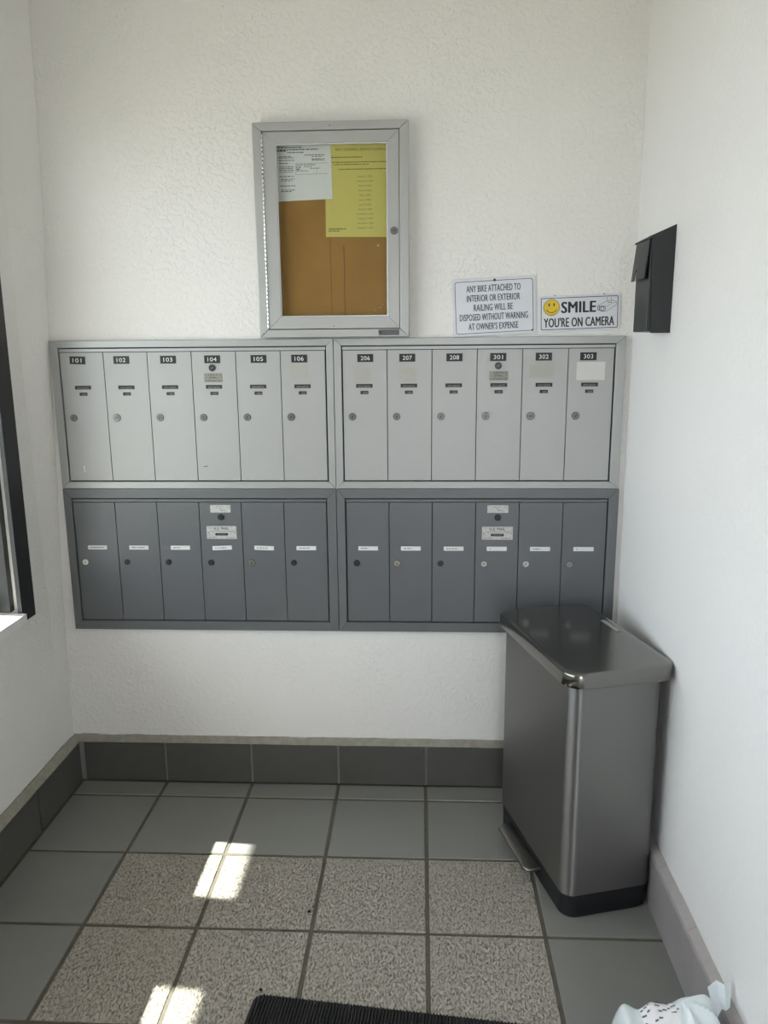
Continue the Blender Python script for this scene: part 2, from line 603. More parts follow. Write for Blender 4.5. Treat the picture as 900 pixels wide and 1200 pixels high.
bm = new_bm()
box(bm, XL + 0.001, XL + 0.018, YF, -0.014, 0, 0.146)
bl = struct(link('baseboard_left', bm, 'grout_light'), 'dark grey tile skirting under the window')
y = -0.016
while y > YF + 0.02:
    ye = max(y - 0.304, YF + 0.005)
    b_ = new_bm()
    box(b_, XL + 0.012, -1.240, ye, y, 0.004, 0.148)
    bevel_all(b_, 0.0015, 1)
    link('baseboard_tile', b_, 'skirt_tile', bl)
    y -= T
bm = new_bm()
n = 50
for i in range(n):
    ya, yb = -0.014 + (YF + 0.014) * i / n, -0.014 + (YF + 0.014) * (i + 1) / n
    xe = -1.2425 + 0.002 * noise.noise(Vector((i * 0.4, 3, 0)))
    za = 0.174 + 0.004 * noise.noise(Vector((i * 0.45, 5, 0)))
    prism(bm, [(XL + 0.0005, 0.1482), (xe, 0.1482), (XL + 0.006, za), (XL + 0.0005, za)], 'y', yb, ya)
link('ledge', bm, 'ledge_brown', bl)

bm = new_bm()
prism(bm, [(XR, 0.0), (0.612, 0.0), (0.613, 0.147), (0.617, 0.153), (XR, 0.1535)], 'y', YF, -0.014)
br = struct(link('baseboard_right', bm, 'skirt_mauve'), 'mauve grey skirting beside the step can')
bm = new_bm()
n = 60
for i in range(n):
    ya, yb = -0.014 + (YF + 0.014) * i / n, -0.014 + (YF + 0.014) * (i + 1) / n
    za = 0.160 + 0.004 * noise.noise(Vector((i * 0.41, 9, 0)))
    prism(bm, [(0.6165, 0.1537), (XR - 0.0005, 0.1537), (XR - 0.0005, za + 0.006), (0.622, za - 0.003)], 'y', yb, ya)
link('ledge', bm, 'skirt_mauve_top', br)

# ------------------------------------------------------------------ window in the left wall
win = struct(empty('window_1', (XL, -1.1, WZ0)), 'black framed window with white sill')
W0 = win.location


def wbar(name, x0, x1, y0, y1, z0, z1, m_, bev=0.002, parent=None):
    b_ = new_bm()
    box(b_, x0 - W0.x, x1 - W0.x, y0 - W0.y, y1 - W0.y, z0 - W0.z, z1 - W0.z)
    if bev:
        bevel_all(b_, bev, 1)
    o = link(name, b_, m_, parent or win)
    return o


fx0, fx1 = XL - 0.04, XL + 0.014
wbar('casing', XL + 0.0005, fx1, -0.280, -0.200, WZ0 - 0.004, WZ1 + 0.08, 'frame_black', 0.003)
wbar('casing', XL + 0.0005, fx1, WY1 - 0.06, WY1 + 0.02, WZ0 - 0.004, WZ1 + 0.08, 'frame_black', 0.003)
wbar('casing', XL + 0.0005, fx1, WY1 + 0.02, -0.280, WZ1, WZ1 + 0.08, 'frame_black', 0.003)
wbar('sash_stile', XL - 0.060, XL - 0.020, -0.285, WY0, WZ0 + 0.03, WZ1, 'frame_black', 0.002)
wbar('sash_stile', XL - 0.085, XL - 0.060, -0.291, WY0, WZ0 + 0.03, WZ1, 'frame_grey', 0.002)
wbar('sash_stile', XL - 0.110, XL - 0.085, -0.297, WY0, WZ0 + 0.03, WZ1, 'frame_black', 0.002)
wbar('sash_stile', XL - 0.110, XL - 0.040, WY1, WY1 + 0.04, WZ0 + 0.03, WZ1, 'frame_black', 0.002)
wbar('sash_rail', XL - 0.110, XL - 0.040, WY1 + 0.04, WY0 - 0.037, WZ1 - 0.04, WZ1, 'frame_black', 0.002)
wbar('sash_rail', XL - 0.110, XL - 0.080, WY1 + 0.04, WY0 - 0.037, WZ0 + 0.028, WZ0 + 0.048, 'frame_black', 0.002)
for my in (-1.30, -2.02):
    wbar('mullion', XL - 0.110, XL - 0.070, my - 0.04, my, WZ0 + 0.048, WZ1 - 0.04, 'frame_black', 0.002)
wbar('pane', XL - 0.100, XL - 0.096, -1.30, -0.297, WZ0 + 0.048, WZ1 - 0.04, 'glass_window', 0)
wbar('pane', XL - 0.100, XL - 0.096, -2.02, -1.34, WZ0 + 0.048, WZ1 - 0.04, 'glass_window', 0)
wbar('pane', XL - 0.100, XL - 0.096, WY1 + 0.04, -2.06, WZ0 + 0.048, WZ1 - 0.04, 'glass_window', 0)
wbar('sill', XO + 0.002, XL + 0.028, WY1 + 0.001, -0.281, WZ0 + 0.0005, WZ0 + 0.026, 'sill_white', 0.006)

portal('window_portal', (XO - 0.01, (WY0 + WY1) / 2, (WZ0 + WZ1) / 2), (0, math.radians(-90), 0), WZ1 - WZ0, WY0 - WY1)
portal('entrance_portal', ((OX0 + OX1) / 2, YF - 0.16, OZ / 2), (math.radians(90), 0, 0), OX1 - OX0, OZ)

# ------------------------------------------------------------------ mailboxes
def lock(bm, x, z, r, y, mi_face, mi_dark, ang):
    ring(bm, circle(x, z, r * 1.08, 18), circle(x, z, r * 0.98, 18), 'y', y - 0.0008, y, mi_dark)
    prism(bm, circle(x, z, r, 18), 'y', y - 0.0035, y, mi_face)
    prism(bm, circle(x, z, r * 0.62, 14), 'y', y - 0.0055, y - 0.0035, mi_face)
    c, s = math.cos(ang), math.sin(ang)
    L, W = r * 0.42, r * 0.12
    pts = [(x + u * c - v * s, z + u * s + v * c) for u, v in ((-L, -W), (L, -W), (L, W), (-L, W))]
    prism(bm, pts, 'y', y - 0.0058, y - 0.0055, mi_dark)


def lines(bm, x0, x1, z, h, y, mi, seed, fill=0.8):
    """a row of word-like printed dashes"""
    rr = random.Random(seed)
    x = x0
    while x < x1 - 1e-4:
        w = min(rr.uniform(0.004, 0.011), x1 - x)
        prism(bm, [(x, z - h / 2), (x + w, z - h / 2), (x + w, z + h / 2), (x, z + h / 2)], 'y', y - 0.00025, y, mi)
        x += w + rr.uniform(0.001, 0.0025) / fill


def mailbox_unit(label, x0, x1, z0, z1, ox0, ox1, oz0, oz1, dx0, dx1, dz0, dz1, upper, info):
    root = tag(empty('mailbox_unit', ((x0 + x1) / 2, 0, z0)), label, 'mailboxes', 'wall mailbox units')
    ox, oz = root.location.x, root.location.z

    def L(name, b_, m_, parent=root, smooth=False):
        off = Vector((ox, 0, oz))
        if parent is root:
            bmesh.ops.translate(b_, verts=b_.verts, vec=-off)
        else:
            bmesh.ops.translate(b_, verts=b_.verts, vec=-off - parent.location)
        return link(name, b_, m_, parent, smooth)

    fm = 'alu_frame' if upper else 'grey_frame'
    dm = 'alu_door' if upper else 'grey_door'
    yf = -0.016
    b_ = new_bm()
    box(b_, x0 + 0.004, x1 - 0.004, -0.003, -0.0005, z0 + 0.004, z1 - 0.004)
    L('back_box', b_, 'dark_gap')
    # mitred frame rails
    for pts in ([(x0, z1), (x1, z1), (ox1, oz1), (ox0, oz1)], [(x0, z0), (x1, z0), (ox1, oz0), (ox0, oz0)],
                [(x0, z0), (x0, z1), (ox0, oz1), (ox0, oz0)], [(x1, z0), (x1, z1), (ox1, oz1), (ox1, oz0)]):
        b_ = new_bm()
        cx, cz = sum(p[0] for p in pts) / 4, sum(p[1] for p in pts) / 4
        prism(b_, [(cx + (p[0] - cx) * 0.9997, cz + (p[1] - cz) * 0.9997) for p in pts], 'y', yf, -0.003)
        bmesh.ops.recalc_face_normals(b_, faces=b_.faces)
        bevel_all(b_, 0.0012, 1)
        L('frame_rail', b_, fm)
    # header strip over the doors
    b_ = new_bm()
    box(b_, ox0 + 0.003, ox1 - 0.003, -0.013, -0.003, dz1 + 0.0022, oz1 - 0.0035)
    bevel_all(b_, 0.001, 1)
    L('header_strip', b_, fm)
    p = (dx1 - dx0) / 6
    yd = -0.012
    for i in range(6):
        d0 = dx0 + i * p
        b_ = new_bm()
        g = 0.0013
        box(b_, d0 + g, d0 + p - g, yd, -0.003, dz0 + 0.001, dz1)
        bevel_all(b_, 0.0014, 2)
        off = Vector((ox, 0, oz))
        door_c = Vector((d0 + p / 2, 0, dz0)) - off
        bmesh.ops.translate(b_, verts=b_.verts, vec=-off - door_c)
        door = link('door', b_, dm, root)
        door.location = door_c
        inf = info[i]

        def D(name, bb_, m_):
            bmesh.ops.translate(bb_, verts=bb_.verts, vec=-off - door_c)
            return link(name, bb_, m_, door)
        if upper:
            # number plate with its digits
            px, pz = d0 + inf['px'], inf.get('pz', 1.4905)
            b_ = new_bm()
            Mr = Matrix.Translation((px, 0, pz)) @ Matrix.Rotation(inf.get('tilt', 0), 4, 'Y') @ Matrix.Translation((-px, 0, -pz))
            prism(b_, rrect(px, pz, 0.0505, 0.0245, 0.001, 2), 'y', yd - 0.0018, yd)
            add_text(b_, inf['num'], px + inf.get('nx', 0), pz, 0.0130, 0.0290, yd - 0.0018, 0.0003, 1, 0.0)
            bmesh.ops.transform(b_, matrix=Mr, verts=b_.verts)
            D('number_plate', b_, ['plate_black', 'digit_white'])
            # name slot and card slot: recessed dark window with a faded strip
            sx = d0 + 0.0690
            b_ = new_bm()
            ring(b_, rrect(sx, 1.4035, 0.0525, 0.0120, 0.0006, 1), rrect(sx, 1.4035, 0.0495, 0.0095, 0.0006, 1), 'y', yd - 0.0012, yd, 0)
            box(b_, sx - 0.0248, sx + 0.0248, yd - 0.0004, yd, 1.3988, 1.4083, 0)
            box(b_, sx - 0.0195, sx + 0.0200, yd - 0.0006, yd - 0.0004, 1.3990, 1.4050, 1)
            D('name_slot', b_, ['slot_dark', 'slot_card'])
            b_ = new_bm()
            ring(b_, rrect(sx, 1.3825, 0.0255, 0.0105, 0.0006, 1), rrect(sx, 1.3825, 0.0225, 0.0080, 0.0006, 1), 'y', yd - 0.0012, yd, 0)
            box(b_, sx - 0.0112, sx + 0.0112, yd - 0.0004, yd, 1.3785, 1.3865, 0)
            box(b_, sx - 0.0060, sx + 0.0105, yd - 0.0006, yd - 0.0004, 1.3788, 1.3845, 1)
            D('card_slot', b_, ['slot_dark', 'slot_card'])
            b_ = new_bm()
            lock(b_, d0 + 0.0295, 1.3055, inf.get('lr', 0.0112), yd, 0, 1, inf.get('la', 1.2))
            D('lock', b_, ['lock_steel', 'slot_dark'])
            if 'master' in inf:
                mx_ = d0 + 0.0665
                b_ = new_bm()
                lock(b_, mx_, 1.4635, 0.0108, yd, 0, 1, 0.6)
                D('master_lock', b_, ['lock_dark', 'lock_steel'])
                b_ = new_bm()
                prism(b_, rrect(mx_ + 0.002, 1.4325, 0.059, 0.0285, 0.002, 2), 'y', yd - 0.0010, yd, 0)
                lines(b_, mx_ - 0.015, mx_ + 0.016, 1.4415, 0.0016, yd - 0.0010, 1, i + 40)
                lines(b_, mx_ - 0.010, mx_ + 0.012, 1.4330, 0.0022, yd - 0.0010, 1, i + 41)
                lines(b_, mx_ - 0.024, mx_ + 0.028, 1.4225, 0.0016, yd - 0.0010, 1, i + 42)
                o = D('maker_plate', b_, ['label_brass', 'print_dark'])
            if 'residue' in inf:
                rx, rz, rw, rh, rm = inf['residue']
                b_ = new_bm()
                prism(b_, rrect(rx, rz, rw, rh, 0.002, 2), 'y', yd - 0.0004, yd)
                o = D('sticker', b_, rm)
                o['label'] = 'blank white sticker' if rm == 'paper_grey' else 'faded sticker residue'
            for (sx0, sz0, sx1, sz1, sw, sm) in inf.get('scratch', ()):
                b_ = new_bm()
                stroke(b_, [(sx0, sz0), (sx1, sz1)], sw, yd, 0.0002)
                D('scratch', b_, sm)
        else:
            lx = d0 + 0.0715
            b_ = new_bm()
            prism(b_, rrect(lx, 0.8690, 0.0655, 0.0140, 0.001, 2), 'y', yd - 0.0012, yd, 0)
            lines(b_, lx - 0.024, lx + inf.get('ll', 0.015), 0.8690, 0.0026, yd - 0.0012, 1, i * 7 + int(100 * x1))
            bmesh.ops.transform(b_, matrix=Matrix.Translation((lx, 0, 0.869)) @ Matrix.Rotation(inf.get('tilt', 0), 4, 'Y') @ Matrix.Translation((-lx, 0, -0.869)), verts=b_.verts)
            D('name_label', b_, ['paper_white', 'slot_card'])
            b_ = new_bm()
            lock(b_, d0 + inf.get('lx', 0.028), 0.8180, inf.get('lr', 0.0095), yd, 0, 1, inf.get('la', 1.4))
            D('lock', b_, [inf.get('lm', 'lock_nickel'), 'slot_dark'])
            if 'master' in inf:
                mx_ = d0 + 0.0725
                b_ = new_bm()
                prism(b_, rrect(mx_, 1.0030, 0.068, 0.0255, 0.001, 2), 'y', yd - 0.0006, yd, 0)
                for k, (a_, c_) in enumerate(((-0.012, 0.010), (-0.006, 0.004), (-0.002, 0.012))):
                    lines(b_, mx_ + a_, mx_ + c_, 1.0100 - k * 0.006, 0.0014, yd - 0.0006, 1, 60 + k)
                D('sticker', b_, ['label_silver', 'print_dark'])
                b_ = new_bm()
                lock(b_, mx_, 0.9745, 0.0102, yd, 0, 1, 0.9)
                D('master_lock', b_, ['plate_black', 'lock_dark'])
                b_ = new_bm()
                prism(b_, rrect(mx_, 0.9220, 0.1005, 0.0440, 0.001, 2), 'y', yd - 0.0010, yd, 0)
                yq = yd - 0.0010
                add_text(b_, 'U.S. MAIL', mx_, 0.9360, 0.0088, 0.052, yq, 0.0002, 1, 0.02)
                lines(b_, mx_ - 0.038, mx_ + 0.040, 0.9263, 0.0014, yq, 1, 77)
                prism(b_, rrect(mx_, 0.9160, 0.0435, 0.0085, 0.003, 3), 'y', yq - 0.0006, yq, 2)
                prism(b_, rrect(mx_, 0.9160, 0.0320, 0.0025, 0.001, 2), 'y', yq - 0.0008, yq - 0.0006, 3)
                for sx_ in (-0.044, 0.044):
                    prism(b_, circle(mx_ + sx_, 0.9215, 0.0022, 8), 'y', yq - 0.0008, yq, 3)
                lines(b_, mx_ - 0.044, mx_ - 0.014, 0.9045, 0.0012, yq, 1, 78)
                lines(b_, mx_ + 0.014, mx_ + 0.044, 0.9045, 0.0012, yq, 1, 79)
                D('mail_slot_plate', b_, ['label_silver', 'print_dark', 'plate_black', 'lock_steel'])
    return root


XA, XB, XC = -1.2135, -0.2966, 0.6164
ZT, ZM, ZB = 1.5517, 1.0716, 0.5781
du = -1.184
pu = (-0.324 + 1.184) / 6
ul = [dict(num='101', px=-1.1255 + 1.184, la=1.3, nx=-0.001, tilt=0.03, scratch=[(-1.134, 1.146, -1.1335, 1.128, 0.003, 'digit_white')]),
      dict(num='102', px=-0.982 + 1.184 - pu, lr=0.0122, la=0.5),
      dict(num='103', px=-0.8295 + 1.184 - 2 * pu, la=1.5),
      dict(num='104', px=-0.6865 + 1.184 - 3 * pu, la=1.9, master=1, scratch=[(-0.734, 1.144, -0.719, 1.146, 0.002, 'slot_dark')]),
      dict(num='105', px=-0.537 + 1.184 - 4 * pu, la=1.2),
      dict(num='106', px=-0.4065 + 1.184 - 5 * pu, lr=0.0118, la=0.9, residue=(-0.409, 1.4495, 0.06, 0.042, 'residue'))]
mailbox_unit('light grey aluminium mailbox unit nearest the left wall, first plate 101', XA, XB - 0.0008, ZM, ZT,
             -1.187, -0.320, 1.0945, 1.5295, -1.184, -0.324, 1.0975, 1.5145, True, ul)
pu2 = (0.583 + 0.269) / 6
ur = [dict(num='206', px=-0.196 + 0.269, la=1.3, residue=(-0.206, 1.438, 0.056, 0.046, 'residue')),
      dict(num='207', px=-0.063 + 0.269 - pu2, la=1.2, residue=(-0.064, 1.438, 0.054, 0.044, 'residue')),
      dict(num='208', px=0.0855 + 0.269 - 2 * pu2, la=1.3),
      dict(num='301', px=0.2225 + 0.269 - 3 * pu2, la=1.6, master=1, scratch=[(0.198, 1.252, 0.275, 1.2505, 0.0016, 'residue')]),
      dict(num='302', px=0.3645 + 0.269 - 4 * pu2, lr=0.0120, la=0.2, residue=(0.3595, 1.4455, 0.078, 0.043, 'residue')),
      dict(num='303', px=0.5025 + 0.269 - 5 * pu2, lr=0.0118, la=1.0, residue=(0.512, 1.4455, 0.088, 0.056, 'paper_grey'))]
mailbox_unit('light grey aluminium mailbox unit directly under the two white signs', XB + 0.0008, XC, ZM, ZT,
             -0.272, 0.587, 1.0945, 1.5295, -0.269, 0.583, 1.0975, 1.5145, True, ur)
ll = [dict(lm='lock_bright', lr=0.0098, lx=0.0265, ll=0.022), dict(la=1.9, lm='lock_dark', ll=0.020), dict(la=0.4, lm='lock_dark', ll=0.0),
      dict(master=1, lx=0.031, lm='lock_dark', tilt=-0.04), dict(lr=0.0115, lx=0.0275, ll=0.012, tilt=0.03), dict(lm='lock_dark', lx=0.028, ll=0.010)]
mailbox_unit('dark grey mailbox unit with white name labels, nearest the window', XA, XB - 0.0008, ZB, ZM - 0.0006,
             -1.187, -0.328, 0.6095, 1.0385, -1.184, -0.331, 0.6125, 1.0245, False, ll)
lr_ = [dict(lm='lock_dark', lr=0.0105, lx=0.033, ll=0.0), dict(lx=0.026, lr=0.0105, ll=0.004), dict(la=1.57, lm='lock_dark'),
       dict(master=1, la=0.6, lx=0.030, ll=-0.02), dict(lx=0.026, lr=0.0105, ll=0.0), dict(la=0.9, lx=0.027, ll=-0.02)]
mailbox_unit('dark grey mailbox unit half hidden by the step can', XB + 0.0008, 0.6195, ZB, ZM - 0.0006,
             -0.269, 0.588, 0.6105, 1.0385, -0.266, 0.585, 0.6135, 1.0245, False, lr_)

# ------------------------------------------------------------------ notice case
bx0, bx1, bz0, bz1 = -0.5225, -0.0565, 1.5555, 2.178
case = tag(empty('notice_board', ((bx0 + bx1) / 2, 0, bz0)), 'aluminium framed glazed notice board with cork backing on the wall', 'notice board')
CO = Vector(case.location)


def CL(name, b_, m_, parent=case, smooth=False):
    bmesh.ops.translate(b_, verts=b_.verts, vec=-CO)
    return link(name, b_, m_, parent, smooth)


yo = -0.045
ix0, ix1, iz0, iz1 = bx0 + 0.028, bx1 - 0.028, bz0 + 0.024, bz1 - 0.024
for pts in ([(bx0, bz1), (bx1, bz1), (ix1, iz1), (ix0, iz1)], [(bx0, bz0), (bx1, bz0), (ix1, iz0), (ix0, iz0)],
            [(bx0, bz0), (bx0, bz1), (ix0, iz1), (ix0, iz0)], [(bx1, bz0), (bx1, bz1), (ix1, iz1), (ix1, iz0)]):
    b_ = new_bm()
    cx, cz = sum(q[0] for q in pts) / 4, sum(q[1] for q in pts) / 4
    prism(b_, [(cx + (q[0] - cx) * 0.9995, cz + (q[1] - cz) * 0.9995) for q in pts], 'y', yo, -0.0005)
    bmesh.ops.recalc_face_normals(b_, faces=b_.faces)
    bevel_all(b_, 0.002, 2)
    CL('case_rail', b_, 'alu_case')
b_ = new_bm()
box(b_, ix0, ix1, -0.010, -0.001, iz0, iz1)
cork = CL('cork_panel', b_, 'cork')
b_ = new_bm()
stroke(b_, [(-0.258, 1.83), (-0.2565, 1.76), (-0.2585, 1.69), (-0.256, 1.60)], 0.003, -0.010, 0.0003)
stroke(b_, [(-0.300, 1.86), (-0.298, 1.60)], 0.002, -0.010, 0.0002)
CL('crease', b_, 'cork_seam', cork)
for qx, qz in ((-0.152, 1.830), (-0.146, 1.645), (-0.163, 1.637), (-0.140, 1.655)):
    b_ = new_bm()
    prism(b_, circle(qx, qz, 0.0035 if qz > 1.8 else 0.0018, 8), 'y', -0.0104, -0.010)
    CL('pin_mark', b_, 'residue', cork)
# glazed door
dx0_, dx1_, dz0_, dz1_ = ix0 + 0.002, ix1 - 0.0015, iz0 + 0.002, iz1 - 0.002
gx0, gx1, gz0, gz1 = -0.4545, -0.1215, 1.618, 2.118
yd_ = -0.043
for pts in ([(dx0_, dz1_), (dx1_, dz1_), (gx1, gz1), (gx0, gz1)], [(dx0_, dz0_), (dx1_, dz0_), (gx1, gz0), (gx0, gz0)],
            [(dx0_, dz0_), (dx0_, dz1_), (gx0, gz1), (gx0, gz0)], [(dx1_, dz0_), (dx1_, dz1_), (gx1, gz1), (gx1, gz0)]):
    b_ = new_bm()
    prism(b_, pts, 'y', yd_, -0.027)
    bmesh.ops.recalc_face_normals(b_, faces=b_.faces)
    bevel_all(b_, 0.001, 1)
    CL('door_rail', b_, 'alu_case')
b_ = new_bm()
ring(b_, [(gx0, gz0), (gx1, gz0), (gx1, gz1), (gx0, gz1)], [(gx0 + 0.003, gz0 + 0.003), (gx1 - 0.003, gz0 + 0.003), (gx1 - 0.003, gz1 - 0.003), (gx0 + 0.003, gz1 - 0.003)], 'y', -0.040, -0.030)
CL('glazing_bead', b_, 'alu_bright')
b_ = new_bm()
box(b_, gx0 + 0.001, gx1 - 0.001, -0.035, -0.032, gz0 + 0.001, gz1 - 0.001)
o = CL('pane', b_, 'glass_clear')
o['label'] = 'clear glass pane'
b_ = new_bm()
hz = dz0_ + 0.004
while hz < dz1_ - 0.008:
    prism(b_, circle(ix0 + 0.0005, yo - 0.0005, 0.0034, 8), 'z', hz, hz + 0.0085)
    hz += 0.0125
CL('hinge', b_, 'alu_bright')
b_ = new_bm()
lock(b_, -0.1015, 1.868, 0.0108, yd_, 0, 1, 0.5)
CL('lock', b_, ['lock_steel', 'slot_dark'])
b_ = new_bm()
box(b_, -0.151, -0.087, yo - 0.0006, yo, 1.5600, 1.5770, 0)
add_text(b_, 'W', -0.146, 1.5685, 0.011, 0.012, yo - 0.0006, 0.0002, 1, 0.02)
lines(b_, -0.137, -0.092, 1.5705, 0.002, yo - 0.0006, 2, 5)
lines(b_, -0.137, -0.100, 1.5645, 0.002, yo - 0.0006, 2, 6)
CL('maker_tag', b_, ['frame_grey', 'print_black', 'frame_grey'])
for qx, qz in ((-0.29, 2.166), (-0.29, 1.589), (-0.51, 1.5675)):
    b_ = new_bm()
    prism(b_, circle(qx, qz, 0.0022, 10), 'y', yo - 0.0008 if qz != 1.589 else yd_ - 0.0008, yd_)
    CL('screw', b_, 'lock_steel')

# sheets of paper pinned inside
py = -0.0112
yel = empty('yellow_notice', (-0.204, py, 1.856))
tag(yel, 'yellow printed schedule sheet inside the notice board', 'paper')
YO = Vector(yel.location)
b_ = new_bm()
prism(b_, [(-0.3125, 1.857), (-0.096, 1.854), (-0.093, 2.135), (-0.309, 2.136)], 'y', py - 0.0004, py)
bmesh.ops.translate(b_, verts=b_.verts, vec=-YO)
link('sheet', b_, 'paper_yellow', yel)
b_ = new_bm()
yp = py - 0.0004
add_text(b_, 'PEST CONTROL SERVICE SCHEDULE', -0.198, 2.1060, 0.0065, 0.158, yp, 0.0002, 0, 0.012)
lines(b_, -0.291, -0.197, 2.0845, 0.0028, yp, 0, 11)
lines(b_, -0.288, -0.114, 2.0705, 0.0026, yp, 0, 12)
lines(b_, -0.284, -0.178, 2.0640, 0.0026, yp, 0, 13)
lines(b_, -0.270, -0.114, 2.0505, 0.0026, yp, 0, 14)
dates = ['January 7, 2025', 'February 4, 2025', 'March 4, 2025', 'April 8, 2025', 'May 6, 2025', 'June 3, 2025', 'July 8, 2025',
         'August 5, 2025', 'September 2, 2025', 'October 7, 2025', 'November 4, 2025', 'December 2, 2025']
for k, s in enumerate(dates):
    add_text(b_, s, -0.190, 2.0300 - k * 0.01345, 0.0046, 0.0030 * len(s), yp, 0.0002, 0, 0.008)
lines(b_, -0.303, -0.250, 1.8800, 0.0030, yp, 0, 15)
lines(b_, -0.303, -0.270, 1.8735, 0.0030, yp, 0, 16)
bmesh.ops.translate(b_, verts=b_.verts, vec=-YO)
link('printing', b_, 'print_olive', yel)['kind'] = 'stuff'

pw = -0.0124
wht = empty('white_notice', (-0.398, pw, 1.963))
tag(wht, 'white printed form overlapping the yellow sheet', 'paper')
WO = Vector(wht.location)
b_ = new_bm()
prism(b_, [(-0.4905, 1.9605), (-0.2895, 1.967), (-0.2925, 2.137), (-0.4925, 2.131)], 'y', pw - 0.0004, pw)
bmesh.ops.translate(b_, verts=b_.verts, vec=-WO)
link('sheet', b_, 'paper_white', wht)
b_ = new_bm()
yp = pw - 0.0004
for x0_, x1_, z_, h_ in ((-0.454, -0.378, 2.1145, 0.0030), (-0.454, -0.425, 2.1065, 0.0060), (-0.424, -0.330, 2.1085, 0.0030), (-0.424, -0.375, 2.1005, 0.0026),
                         (-0.450, -0.412, 2.0890, 0.0020), (-0.450, -0.402, 2.0855, 0.0020), (-0.450, -0.404, 2.0785, 0.0020), (-0.450, -0.424, 2.0700, 0.0022),
                         (-0.372, -0.312, 2.0925, 0.0022), (-0.350, -0.318, 2.0880, 0.0018), (-0.350, -0.312, 2.0815, 0.0022), (-0.350, -0.312, 2.0780, 0.0022),
                         (-0.450, -0.406, 2.0600, 0.0020), (-0.450, -0.408, 2.0555, 0.0020), (-0.450, -0.404, 2.0510, 0.0020), (-0.450, -0.408, 2.0455, 0.0020),
                         (-0.398, -0.340, 2.0655, 0.0020), (-0.398, -0.384, 2.0590, 0.0030), (-0.374, -0.350, 2.0600, 0.0020), (-0.398, -0.384, 2.0530, 0.0030),
                         (-0.355, -0.325, 2.0550, 0.0020), (-0.398, -0.362, 2.0480, 0.0018), (-0.450, -0.404, 2.0330, 0.0022), (-0.446, -0.404, 2.0250, 0.0020),
                         (-0.446, -0.412, 2.0205, 0.0020), (-0.448, -0.402, 2.0060, 0.0022), (-0.446, -0.404, 1.9940, 0.0020), (-0.446, -0.414, 1.9900, 0.0020)):
    lines(b_, x0_, x1_, z_, h_, yp, 0, int(-x0_ * 1000 + z_ * 10000))
for z_ in (2.0685, 2.0380):
    stroke(b_, [(-0.400, z_), (-0.302, z_ + 0.0015)], 0.0007, yp, 0.0002)
stroke(b_, [(-0.400, 2.038), (-0.400, 2.068)], 0.0007, yp, 0.0002)
stroke(b_, [(-0.336, 2.039), (-0.336, 2.049)], 0.0007, yp, 0.0002)
bmesh.ops.translate(b_, verts=b_.verts, vec=-WO)
link('printing', b_, 'print_dark', wht)['kind'] = 'stuff'

# ------------------------------------------------------------------ signs
def sign(name, label, cx, cz, w, h, rot, base='sign_white'):
    root = tag(empty(name, (cx, 0, cz)), label, 'sign')
    root.rotation_euler = (0, -rot, 0)
    b_ = new_bm()
    prism(b_, rrect(0, 0, w, h, 0.009, 5), 'y', -0.0045, -0.001)
    bmesh.ops.recalc_face_normals(b_, faces=b_.faces)
    bevel_all(b_, 0.0006, 1)
    link('panel', b_, base, root)
    return root


YS = -0.0045
s1 = sign('notice_sign', 'white bike removal warning sign with navy lettering above the mailboxes', 0.2075, 1.6445, 0.257, 0.174, math.radians(2.5))
b_ = new_bm()
ring(b_, rrect(0, 0.000, 0.241, 0.158, 0.007, 4), rrect(0, 0.000, 0.2375, 0.1545, 0.006, 4), 'y', YS - 0.0003, YS)
link('border', b_, 'print_navy', s1)
b_ = new_bm()
for k, (s, w) in enumerate((('ANY BIKE ATTACHED TO', 0.166), ('INTERIOR OR EXTERIOR', 0.164), ('RAILING WILL BE', 0.120),
                            ('DISPOSED WITHOUT WARNING', 0.211), ("AT OWNER'S EXPENSE", 0.154))):
    add_text(b_, s, (-0.001, -0.002, -0.003, -0.002, -0.004)[k], 0.0565 - k * 0.0286, 0.0200, w, YS, 0.0003, 0, 0.014)
link('lettering', b_, 'print_navy', s1)
b_ = new_bm()
prism(b_, circle(0.003, 0.0795, 0.0042, 10), 'y', YS - 0.0015, YS)
link('screw', b_, 'lock_dark', s1)
b_ = new_bm()
prism(b_, circle(0.117, -0.077, 0.003, 10), 'y', YS - 0.0012, YS)
link('screw', b_, 'lock_dark', s1)

s2 = sign('camera_sign', 'white smile camera sign with yellow smiley face', 0.4705, 1.6225, 0.2500, 0.108, math.radians(1.6))
b_ = new_bm()
ring(b_, rrect(0, 0, 0.2365, 0.0965, 0.004, 4), rrect(0, 0, 0.2325, 0.0925, 0.003, 4), 'y', YS - 0.0003, YS)
link('border', b_, 'print_black', s2)
b_ = new_bm()
add_text(b_, 'SMILE', -0.0025, 0.0185, 0.0335, 0.104, YS, 0.0003, 0, 0.034)
add_text(b_, "YOU'RE ON CAMERA", -0.001, -0.0265, 0.0275, 0.215, YS, 0.0003, 0, 0.022)
link('lettering', b_, 'print_black', s2)
b_ = new_bm()
fx, fz = -0.0855, 0.0195
prism(b_, circle(fx, fz, 0.0250, 28), 'y', YS - 0.0004, YS, 1)
prism(b_, circle(fx, fz, 0.0236, 28), 'y', YS - 0.0007, YS - 0.0004, 0)
for ex in (-0.0075, 0.0075):
    prism(b_, [(fx + ex + 0.0022 * math.cos(t_ * math.pi / 5), fz + 0.0080 + 0.0052 * math.sin(t_ * math.pi / 5)) for t_ in range(10)], 'y', YS - 0.0010, YS - 0.0007, 1)
stroke(b_, [(fx + 0.0165 * math.cos(a_), fz - 0.0005 + 0.0150 * math.sin(a_)) for a_ in [math.radians(205 + 130 * k / 12) for k in range(13)]], 0.0019, YS - 0.0007, 0.0003, 1)
link('smiley_face', b_, ['smiley_yellow', 'print_black'], s2)
b_ = new_bm()
q = 0.0009
